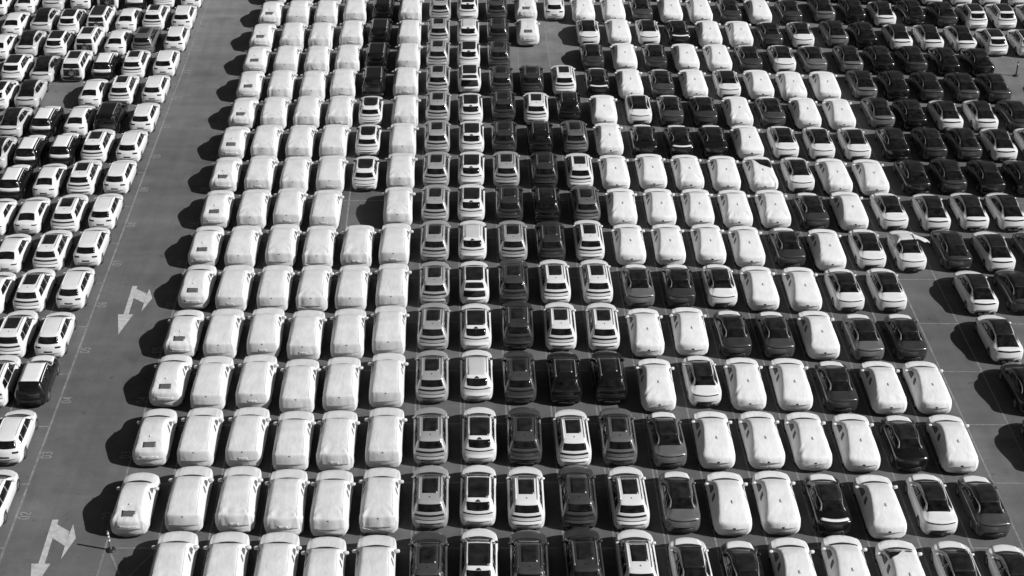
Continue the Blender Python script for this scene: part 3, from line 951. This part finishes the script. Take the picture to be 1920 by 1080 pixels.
GLYPH = {'0': [[(.15, 0), (.45, 0), (.6, .2), (.6, .8), (.45, 1), (.15, 1), (0, .8), (0, .2), (.15, 0)]],
         '1': [[(.1, .8), (.32, 1), (.32, 0)]],
         '2': [[(0, .78), (.12, .95), (.3, 1), (.5, .93), (.6, .75), (.52, .55), (0, 0), (.62, 0)]],
         '3': [[(0, .9), (.25, 1), (.5, .93), (.58, .75), (.48, .57), (.25, .52), (.5, .46), (.6, .26), (.5, .06), (.25, 0), (0, .1)]],
         '4': [[(.45, 0), (.45, 1), (0, .32), (.65, .32)]],
         '5': [[(.55, 1), (.08, 1), (.04, .55), (.3, .62), (.52, .52), (.6, .3), (.5, .08), (.25, 0), (0, .08)]],
         '6': [[(.52, .92), (.3, 1), (.1, .82), (0, .45), (.06, .12), (.3, 0), (.54, .12), (.58, .35), (.45, .55), (.25, .58), (.03, .42)]],
         '7': [[(0, 1), (.6, 1), (.22, 0)]],
         '8': [[(.3, .53), (.08, .65), (.06, .88), (.3, 1), (.54, .88), (.52, .65), (.3, .53), (.04, .38), (.03, .12), (.3, 0), (.57, .12), (.56, .38), (.3, .53)]],
         '9': [[(.56, .58), (.35, .42), (.1, .48), (.02, .7), (.12, .92), (.32, 1), (.53, .9), (.6, .6), (.5, .2), (.3, 0), (.08, .08)]]}
def bay_number(text, x, y, size=.52, z=.012):
    """digits painted to be read from the lane: they run away from the camera, their tops towards -X"""
    v, f = [], []
    for d, ch in enumerate(text):
        for line_ in GLYPH[ch]:
            for a, b in zip(line_[:-1], line_[1:]):
                P = [Vector((x + size - q[1] * size, y + (q[0] * .62 + d * .62) * size * 1.05)) for q in (a, b)]
                dd = (P[1] - P[0]); dd.normalize()
                nrm = Vector((-dd.y, dd.x)) * .034; e = dd * .02
                k = len(v)
                zz = z + .0004 * (k // 4 % 9)
                for q in (P[0] - e - nrm, P[1] + e - nrm, P[1] + e + nrm, P[0] - e + nrm):
                    v.append((q.x, q.y, zz))
                f.append((k, k + 1, k + 2, k + 3))
    return mesh_obj('bay_number', make_mesh('bay_number', v, f, NUMBER, False), lot)
for n in range(1, 18):
    yy = ROW0 + PITCH * (n - 2)
    bay_number('%02d' % n, -23.40, yy + 2.25)
    bay_number('%02d' % n, -19.05, yy + 2.25)

def lane_arrow(dy):
    shaft = [(-21.61, 62.81), (-21.29, 62.81), (-21.24, 59.43), (-21.56, 59.43)]
    head = [(-21.91, 59.43), (-20.95, 59.43), (-21.46, 57.15)]
    branch = [(-21.285, 62.44), (-20.53, 61.88), (-20.50, 60.75), (-21.265, 61.35)]
    tip = [(-20.45, 62.45), (-20.08, 61.35), (-20.50, 59.75), (-20.52, 61.3)]
    v, f = [], []
    for poly in (shaft, head, branch, tip):
        k = len(v)
        v += [(x, y + dy, .012) for x, y in poly]
        f.append(tuple(range(k, k + len(poly))))
    me = make_mesh('lane_arrow', v, f, ARROW, False)
    bm = bmesh.new(); bm.from_mesh(me)
    for q in bm.faces:
        if q.normal.z < 0: q.normal_flip()
    bm.to_mesh(me); bm.free()
    return mesh_obj('lane_arrow', me, lot)
lane_arrow(0); lane_arrow(23.05)

# ------------------------------------------------------------------ the two marker posts
def marker_post(x, y, label, lean, light):
    root = bpy.data.objects.new('marker_post', None); COL.objects.link(root)
    root.location = (x, y, 0); root.rotation_euler = (R(lean), R(-lean), 0)
    root['label'] = label; root['category'] = 'post'
    mesh_obj('base', lathe('base', [(0, 0), (.24, 0), (.25, .03), (.19, .07), (.08, .10), (0, .10)], 'z', M['trim'], 18), root)
    mesh_obj('pole', lathe('pole', [(.06, .06), (.055, .12), (.05, 1.22), (.045, 1.28), (.02, 1.31), (0, 1.31)], 'z', M['mid'] if light else M['trim'], 14), root)
    for z0 in ((.62, .86, 1.08) if light else (1.0,)):
        mesh_obj('reflective_band', lathe('reflective_band', [(.050, z0), (.057, z0 + .005), (.056, z0 + .125), (.05, z0 + .13)], 'z', M['film'], 14), root)
    return root
marker_post(-18.10, 60.45, 'pale banded marker post on a black base beside the turn arrow', 1.2, True)
marker_post(45.25, 118.6, 'thin dark marker post on the empty asphalt behind the outer coupes', .6, False)

# ------------------------------------------------------------------ the cars: row: "bay,x,y of the rear bumper,kind ..."
MAIN = {
    1: "2,-14.55,56.25,V 3,-11.94,56.21,V 4,-9.43,56.19,V 5,-7.04,55.82,V 6,-4.51,55.95,V 7,-1.90,56.44,Cd 8,0.61,56.77,D 9,3.10,56.53,Cd 10,5.82,56.71,Cd 11,8.48,56.57,Cw 12,11.12,56.17,Ew 13,13.68,55.91,Ek 14,16.20,55.90,B 15,18.85,56.08,B 16,21.54,55.73,Bu 17,24.29,55.90,Ew 18,26.97,55.63,Ew",
    2: "1,-17.28,61.20,A 2,-14.55,61.53,V 3,-11.94,61.53,V 4,-9.43,61.28,V 5,-7.04,61.20,V 6,-4.51,61.40,V 7,-1.90,61.78,Cs 8,0.61,61.94,D 9,3.10,61.69,Cw 10,5.82,61.78,Cd 11,8.48,61.69,Cw 12,11.12,61.49,Eg 13,13.68,61.20,B 14,16.20,61.28,B 15,18.85,61.28,Eb 16,21.54,60.95,B 17,24.29,61.28,Ew 18,26.97,61.12,Ed",
    3: "1,-17.23,66.95,A 2,-14.72,66.82,V 3,-12.10,66.86,V 4,-9.54,66.49,V 5,-7.12,66.54,V 6,-4.51,66.82,V 7,-2.00,67.05,Cs 8,0.70,67.19,D 9,3.19,67.05,Cd 10,5.82,66.86,Cw 11,8.37,67.00,Cg 12,11.02,66.82,Eg 13,13.63,66.63,B 14,16.28,66.63,B 15,18.83,66.54,B 16,21.46,66.40,B 17,24.10,66.49,Ek 18,26.73,66.31,B 20,32.03,66.31,Fk",
    4: "1,-17.22,72.37,A 2,-14.78,71.96,V 3,-12.21,72.11,V 4,-9.67,71.65,V 5,-7.23,71.86,V 6,-4.61,72.27,V 7,-2.02,72.78,Cs 8,0.58,72.94,Dl 9,3.06,72.73,Cd 10,5.69,72.63,Ck 11,8.30,72.73,Ck 12,11.00,71.86,B 13,13.68,72.42,Ew 14,16.18,71.96,B 15,18.84,71.91,B 16,21.42,71.86,Ed 17,24.12,71.60,B 18,26.67,71.60,B 20,32.35,71.65,Fk",
    5: "1,-17.19,77.26,A 2,-14.78,77.15,V 3,-12.24,77.26,V 4,-9.75,76.98,V 5,-7.18,77.15,V 6,-4.71,77.49,V 7,-2.03,78.05,Cs 8,0.55,78.11,D 9,3.13,78.28,Cd 10,5.73,78.11,Cw 11,8.34,78.05,Cw 12,10.91,77.37,B 13,13.61,77.49,B 14,16.19,77.37,Ed 15,18.76,77.26,Ed 16,21.41,77.09,B 17,24.07,76.98,Eg 18,26.65,76.98,Ed 20,32.31,76.81,Fw",
    6: "1,-17.18,82.70,A 2,-14.76,82.39,V 3,-12.21,82.39,V 4,-9.70,82.39,V 5,-7.26,82.39,V 6,-4.73,82.58,V 7,-2.05,83.07,Cs 8,0.47,83.26,Dg 9,3.00,83.32,Cd 10,5.63,83.32,Cw 11,8.30,83.32,Cw 12,10.93,82.95,Eg 13,13.55,82.95,Ed 14,16.17,82.95,Ew 15,18.68,82.45,B 16,21.37,82.33,B 17,24.04,82.45,Ew 18,26.72,82.45,Ew 20,32.34,82.08,Fw 21,35.01,82.21,Fd",
    7: "1,-17.34,87.76,A 2,-14.86,87.56,V 3,-12.26,87.76,V 4,-9.79,87.56,V 5,-7.24,87.63,V 6,-4.77,87.83,V 7,-2.11,88.51,Cs 8,0.39,88.65,Dl 9,3.07,88.51,Cs 10,5.60,88.44,Cd 11,8.18,88.58,Cw 12,10.84,87.97,B 13,13.47,87.97,B 14,16.14,87.97,B 15,18.66,87.69,B 16,21.33,87.76,Ed 17,23.90,87.29,B 18,26.61,87.56,Ew 19,29.17,87.29,Et 20,32.17,87.42,Fd 21,34.92,87.16,Fw 22,37.64,87.16,Fd",
    8: "1,-17.27,92.85,A 2,-14.74,92.71,V 3,-12.28,92.93,V 4,-9.73,92.63,V 6,-4.76,93.07,V 7,-2.17,93.67,Cs 8,0.33,93.89,D 9,2.98,93.74,Cd 10,5.55,93.67,Ck 11,8.27,93.59,Cg 12,10.76,93.07,B 13,13.43,93.07,B 14,16.05,93.00,B 15,18.63,92.85,B 16,21.25,92.85,B 17,23.86,92.71,Ed 18,26.49,92.56,B 19,29.25,92.71,Ew 20,32.12,92.49,Fw 21,34.78,92.63,Fw 22,37.33,92.63,Fw",
    9: "1,-17.33,97.92,A 2,-14.82,97.92,V 3,-12.30,97.76,V 4,-9.77,97.92,V 5,-7.28,98.40,H 6,-4.76,98.32,V 7,-2.18,98.81,Cs 8,0.34,98.97,D 9,2.87,98.89,Cs 10,5.62,98.81,Cd 11,8.13,98.56,Cw 12,10.67,98.24,B 13,13.35,98.40,B 14,15.96,98.24,B 15,18.61,98.08,B 16,21.18,98.00,Bt 17,23.87,98.16,Ew 18,26.44,97.68,B 19,29.06,97.53,B 20,32.11,97.76,Fk 21,34.73,97.92,Fd 22,37.40,97.68,Fk 23,40.00,97.61,Fk",
    10: "1,-17.37,103.00,A 2,-14.97,103.00,V 3,-12.40,103.00,V 4,-9.92,103.08,V 5,-7.38,103.69,H 6,-4.79,103.34,V 7,-2.23,104.12,Cs 8,0.36,104.12,D 9,2.83,104.12,Cd 10,5.53,104.04,Ck 11,8.12,104.12,Cg 12,10.67,103.60,B 13,13.29,103.60,Ek 14,15.93,103.51,Eb 15,18.51,103.51,Ek 16,21.03,103.17,B 17,23.71,103.34,Ew 18,26.37,103.17,Ew 19,29.00,103.08,Ew 20,31.93,103.08,Fk 21,34.65,103.08,Fd 22,37.22,103.08,Fd 23,39.78,102.91,Fw 24,42.34,102.91,Fw",
    11: "1,-17.29,108.13,A 2,-14.87,108.04,V 3,-12.30,108.23,V 4,-9.80,108.23,V 5,-7.45,108.78,H 6,-4.76,108.32,V 7,-2.23,109.35,Cs 8,0.29,109.16,D 9,2.86,109.54,Cd 10,5.41,109.16,Cw 11,7.98,109.44,Ck 12,10.65,108.60,B 13,13.41,109.07,Ew 14,15.86,108.88,Ed 15,18.44,108.78,Ed 16,21.05,108.32,B 17,23.64,108.60,Ed 18,26.27,108.13,B 19,28.90,107.95,B 20,31.99,108.41,Fs 21,34.43,108.13,Fk 22,37.10,107.86,Fw 23,39.80,107.86,Fw 24,42.46,107.86,Fd",
    12: "1,-17.36,113.22,A 2,-14.85,113.12,V 3,-12.25,113.02,V 4,-9.91,113.42,V 5,-7.47,114.02,M 6,-4.90,113.72,V 7,-2.31,114.52,Cs 8,0.21,114.83,Dg 9,2.78,114.42,Cd 10,5.26,114.42,Cd 11,7.83,114.42,Cw 12,10.55,114.12,Eb 13,13.11,113.62,B 14,15.69,113.82,Ed 15,18.25,113.52,B 16,20.97,113.82,Ew 17,23.51,113.42,B 18,26.09,113.12,B 19,28.81,113.12,B 20,31.84,113.62,Fs 21,34.41,113.52,Fk 22,36.98,113.22,Fd 23,39.79,113.12,Fd 24,42.31,113.02,Fd 26,47.63,112.82,Fk",
    13: "1,-17.39,118.26,A 2,-14.88,118.15,V 3,-12.33,118.15,V 4,-9.84,118.37,V 5,-7.45,118.90,M 6,-4.84,118.69,V 7,-2.39,119.65,Cs 8,0.18,119.65,D 9,2.70,119.55,Cd 12,10.47,119.22,Ed 13,13.14,118.90,B 14,15.68,119.11,Ed 15,18.24,118.79,B 16,20.92,118.69,B 17,23.49,118.79,Ed 18,26.26,118.79,Ew 19,28.80,118.69,Eg 20,31.79,118.69,Fs 21,34.37,118.58,Fk 22,37.05,118.58,Fd 23,39.70,118.26,Fk 24,42.40,118.05,Fk",
    14: "1,-17.46,123.20,A 2,-14.87,123.20,V 3,-12.42,123.20,V 4,-9.82,123.66,V 5,-7.43,124.11,M 6,-4.91,123.77,V 7,-2.42,124.57,Cs 8,0.14,124.57,Dl 9,2.70,124.57,Cd 10,5.25,124.34,A 12,10.47,124.46,Ew 13,13.10,124.23,B 14,15.63,124.46,Ew 15,18.22,124.34,Eb 16,20.86,123.88,B 17,23.48,123.77,B 18,26.09,123.88,Ed 19,28.73,123.88,Ew 20,31.69,124.11,Fs 21,34.13,123.77,Fk 22,36.98,123.31,Fw 23,39.58,123.20,Fw 24,42.29,122.97,Fw 25,44.76,122.30,G 26,47.40,122.08,G",
    15: "1,-17.28,128.35,A 2,-14.84,128.35,V 3,-12.36,128.35,V 4,-9.87,128.96,V 5,-7.41,129.57,M 6,-4.99,129.08,V 7,-2.36,129.82,Cs 8,0.09,130.07,D 9,2.65,129.82,Cd 10,5.24,129.57,A 11,7.81,130.07,K 12,10.36,129.21,B 13,13.04,129.21,B 14,15.52,129.57,Ed 15,18.12,129.21,B 16,20.70,129.08,B 17,23.35,129.21,Ed 18,25.90,128.96,B 19,28.65,129.08,Ed 20,31.66,129.57,Fs 21,34.32,129.21,Fk 22,36.82,128.60,Fw 23,39.48,128.96,Fk 24,42.18,128.48,Fd 25,44.62,127.99,G 26,47.19,127.99,G 27,49.82,127.87,G",
    16: "1,-17.32,133.73,A 2,-14.87,133.86,V 3,-12.34,133.73,V 4,-9.96,134.38,V 5,-7.46,135.03,M 6,-4.96,134.64,V 7,-2.34,135.16,Cs 8,0.05,135.42,D 9,2.59,135.29,Cd 10,5.22,135.16,V 11,7.86,135.16,K 12,10.31,134.64,B 13,12.89,134.64,B 14,15.44,134.90,Ed 15,18.05,134.64,B 16,20.61,134.51,B 17,23.25,134.64,Ed 18,25.89,134.38,Ew 19,28.60,134.64,Ed 20,31.50,134.77,Fd 21,34.10,134.38,Fk 22,36.78,133.99,Fd 23,39.49,133.99,Fd 24,42.16,133.60,Fw 25,44.78,133.47,Fw 26,47.39,133.47,Fw 27,49.96,133.34,Fw",
}
ACROSS = {
    2: "1,-24.83,61.69,K",
    3: "1,-25.09,67.09,K",
    4: "1,-25.05,72.42,T 2,-27.30,72.27,C",
    5: "1,-25.06,77.26,K 2,-27.44,77.20,C",
    6: "1,-24.95,82.64,K 2,-27.49,82.21,C 3,-29.90,81.96,S",
    7: "1,-24.96,87.83,K 2,-27.45,87.22,C 3,-30.05,86.89,S",
    8: "1,-24.97,92.63,K 2,-27.41,92.27,C 3,-29.94,92.05,S 4,-32.24,91.83,S",
    9: "1,-24.94,97.76,K 2,-27.47,97.53,C 3,-29.88,97.13,S 4,-32.28,96.90,T",
    10: "1,-24.97,102.65,K 2,-27.51,102.57,C 3,-29.84,102.06,T 4,-32.27,101.72,T 5,-34.65,101.55,Ls",
    11: "1,-24.85,107.49,K 2,-27.50,107.30,M 3,-29.79,106.94,S 4,-32.27,106.76,T 5,-34.72,106.67,Ls",
    12: "1,-24.88,112.72,K 2,-27.42,112.53,C 3,-29.75,111.94,S 5,-34.70,111.84,Ls 6,-37.00,111.65,Lw",
    13: "1,-24.87,117.83,K 2,-27.35,117.52,C 3,-29.74,117.20,T 4,-32.18,117.20,J 5,-34.61,116.58,Ls 6,-37.03,116.89,Lw",
    14: "1,-24.81,122.97,K 2,-27.40,122.52,Cg 3,-29.69,122.19,S 4,-32.14,122.30,J 5,-34.68,121.96,Lw 6,-37.11,121.96,Ls 7,-39.37,121.30,S",
    15: "1,-24.91,127.75,K 2,-27.37,127.63,C 3,-29.70,127.15,S 4,-32.14,127.03,Jd 5,-34.65,126.80,Lw 6,-37.02,127.03,Ls 7,-39.42,126.21,S",
    16: "1,-24.86,132.70,K 2,-27.33,132.83,C 3,-29.79,132.32,T 4,-32.29,132.57,Jd 5,-34.76,132.45,K 6,-37.12,132.07,Ls 7,-39.53,131.31,S 8,-41.95,131.06,S",
}


LOOK = {
    'V': ('covered_suv', 'covered SUV', 'tall SUV under a white cloth cover'),
    'A': ('covered_hatchback', 'covered hatchback', 'covered white hatchback with rear slot'),
    'B': ('covered_coupe', 'covered coupe', 'low coupe under a white cover'),
    'Bt': ('covered_coupe', 'covered coupe', 'covered coupe with roof torn open'),
    'Bu': ('covered_coupe', 'covered coupe', 'white covered coupe with torn windscreen corner'),
    'Cw': ('suv', 'SUV', 'white SUV with dark sunroof'),
    'C': ('suv', 'SUV', 'white SUV with dark sunroof'),
    'Cs': ('suv', 'SUV', 'silver SUV with dark sunroof'),
    'Cg': ('suv', 'SUV', 'mid grey SUV with dark sunroof'),
    'Cd': ('suv', 'SUV', 'dark grey SUV with sunroof'),
    'Ck': ('suv', 'SUV', 'black SUV with pale roof rails'),
    'D': ('black_roofed_suv', 'SUV', 'white SUV with black roof'),
    'Dl': ('black_roofed_suv', 'SUV', 'white SUV with pale filmed roof'),
    'Dg': ('black_roofed_suv', 'SUV', 'white SUV with raised tailgate'),
    'G': ('crossover', 'crossover', 'white crossover with separate rear window'),
    'H': ('compact_suv', 'SUV', 'compact white SUV with rounded black roof'),
    'Ew': ('coupe', 'coupe', 'white coupe with dark glass roof'),
    'Es': ('coupe', 'coupe', 'silver coupe with white filmed hood'),
    'Eg': ('coupe', 'coupe', 'grey coupe with white filmed hood'),
    'Ed': ('coupe', 'coupe', 'dark coupe with white filmed hood'),
    'Ek': ('coupe', 'coupe', 'black coupe with white filmed hood'),
    'Eb': ('coupe', 'coupe', 'dark coupe with white filmed tail'),
    'Et': ('coupe', 'coupe', 'white coupe with its cover half pulled off'),
    'Fw': ('fastback', 'fastback', 'white fastback with one dark roof pane'),
    'Fs': ('fastback', 'fastback', 'dark fastback with paler flanks'),
    'Fd': ('fastback', 'fastback', 'dark grey fastback'),
    'Fk': ('fastback', 'fastback', 'black fastback'),
    'K': ('hatchback', 'hatchback', 'plain white hatchback with dark rear window'),
    'S': ('sedan', 'sedan', 'white sedan with dark rear window'),
    'T': ('two_tone_suv', 'SUV', 'black SUV with white roof'),
    'Jd': ('rugged_suv', 'SUV', 'boxy SUV with blackened tail'),
    'J': ('rugged_suv', 'SUV', 'boxy SUV with rear spare wheel'),
    'M': ('boxy_suv', 'SUV', 'boxy all black SUV'),
    'Lw': ('crossover', 'crossover', 'white crossover with black roof'),
    'Ls': ('fastback', 'fastback', 'silver fastback with one dark roof pane'),
}
suv = kit_suv(); roofed = kit_roofed(); roofed_light = kit_roofed(roof='lightroof'); gate_up = kit_roofed(tailgate_open=True)
cross = kit_roofed(notch=False); coupe = kit_coupe(); coupe_tail = kit_coupe(True); fast = kit_fastback(); hatch = kit_hatch()
sedan = kit_sedan(); two_tone = kit_two_tone(True); two_tone_plain = kit_two_tone(False); rugged = kit_boxy(None, True, True); rugged_dark = kit_boxy('trim', False, True, True)
boxy = kit_boxy(); compact = kit_compact()
pulled = kit_coupe(); pulled = (pulled[0], pulled[1] + peeled_cover(pulled[0]))
cs = [cover_suv(i, d) for i, d in enumerate((.5, 1.0, 1.5, 2.2, .8, .3, 1.2))]
ch = [cover_hatch(i + 20, d) for i, d in enumerate((.7, 1.2, 1.8))]
cc = [cover_coupe(i + 40, d) for i, d in enumerate((.2, .4, .7, .5, .9, .3, 1.2))]
torn_roof = cover_coupe(60, 1.6, 'roof'); torn_corner = cover_coupe(61, 2.0, 'corner')

def P(code, kit, paint): return assemble(LOOK[code][0], kit, paint)
PROTO = {
    'V': [P('V', k, 'white') for k in cs], 'A': [P('A', k, 'white') for k in ch], 'B': [P('B', k, 'white') for k in cc],
    'Bt': [P('Bt', torn_roof, 'white')], 'Bu': [P('Bu', torn_corner, 'white')],
    'Cw': [P('Cw', suv, 'white')], 'C': [P('C', suv, 'white')], 'Cs': [P('Cs', suv, 'silver')], 'Cg': [P('Cg', suv, 'mid')], 'Cd': [P('Cd', suv, 'dark'), P('Cd', suv, 'graphite'), P('Cd', suv, 'dark')], 'Ck': [P('Ck', suv, 'black')],
    'D': [P('D', roofed, 'white')], 'Dl': [P('Dl', roofed_light, 'white')], 'Dg': [P('Dg', gate_up, 'white')], 'G': [P('G', cross, 'white')], 'Lw': [P('Lw', cross, 'white')],
    'H': [P('H', compact, 'white')],
    'Ew': [P('Ew', coupe, 'white')], 'Es': [P('Es', coupe, 'silver')], 'Eg': [P('Eg', coupe, 'mid')], 'Ed': [P('Ed', coupe, 'dark'), P('Ed', coupe, 'graphite'), P('Ed', coupe, 'dark')], 'Ek': [P('Ek', coupe, 'black')],
    'Eb': [P('Eb', coupe_tail, 'black')], 'Et': [P('Et', pulled, 'white')],
    'Fw': [P('Fw', fast, 'white')], 'Fs': [P('Fs', fast, 'mid')], 'Fd': [P('Fd', fast, 'dark'), P('Fd', fast, 'graphite'), P('Fd', fast, 'dark')], 'Fk': [P('Fk', fast, 'black')], 'Ls': [P('Ls', fast, 'pearl')],
    'K': [P('K', hatch, 'white')], 'S': [P('S', sedan, 'white')], 'T': [P('T', two_tone, 'black')], 'J': [P('J', rugged, 'white')], 'Jd': [P('Jd', rugged_dark, 'white')], 'M': [P('M', boxy, 'black')],
}
T_PLAIN = [P('T', two_tone_plain, 'black')]
ORD = ['first', 'second', 'third', 'fourth', 'fifth', 'sixth', 'seventh', 'eighth', 'ninth', 'tenth', 'eleventh', 'twelfth', 'thirteenth', 'fourteenth', 'fifteenth', 'sixteenth']
ROWNAME = {r: ORD[r - 1] for r in range(1, 17)}
ROWNAME[1] = 'front'
pick = random.Random(11)

def place(table, side):
    for r in sorted(table):
        cars = [e.split(',') for e in table[r].split()]
        looks = {}
        for c, x, y, k in cars:
            zone = 'outer' if side == 'main' and int(c) >= 20 else side
            looks.setdefault((zone, LOOK[k][2]), []).append(int(c))
        for c, x, y, k in cars:
            c, x, y = int(c), float(x), float(y)
            zone = 'outer' if side == 'main' and c >= 20 else side
            protos = T_PLAIN if (k == 'T' and r == 4) else PROTO[k]
            p = protos[pick.randrange(len(protos))]
            o = instance(p, x, y, R(pick.uniform(-1.0, 1.0)))
            name, cat, look = LOOK[k]
            same = sorted(looks[(zone, look)])
            where = {'main': 'from the arrow lane', 'across': 'across the arrow lane', 'outer': 'of the outer block'}[zone]
            row = ROWNAME[r] + ' row'
            if len(same) == 1:
                tail = {'main': f'only one in main block {row}', 'across': f'only one across the arrow lane in {row}', 'outer': f'only one in outer block {row}'}[zone]
            else:
                tail = f'{ORD[same.index(c)]} {where} in {row}'
            o['label'] = f'{look}, {tail}'
            o['category'] = cat
            o['group'] = {'main': f'{cat} cars parked in the main block', 'across': f'{cat} cars parked across the arrow lane', 'outer': f'{cat} cars parked in the outer block'}[zone]
place(MAIN, 'main')
place(ACROSS, 'across')
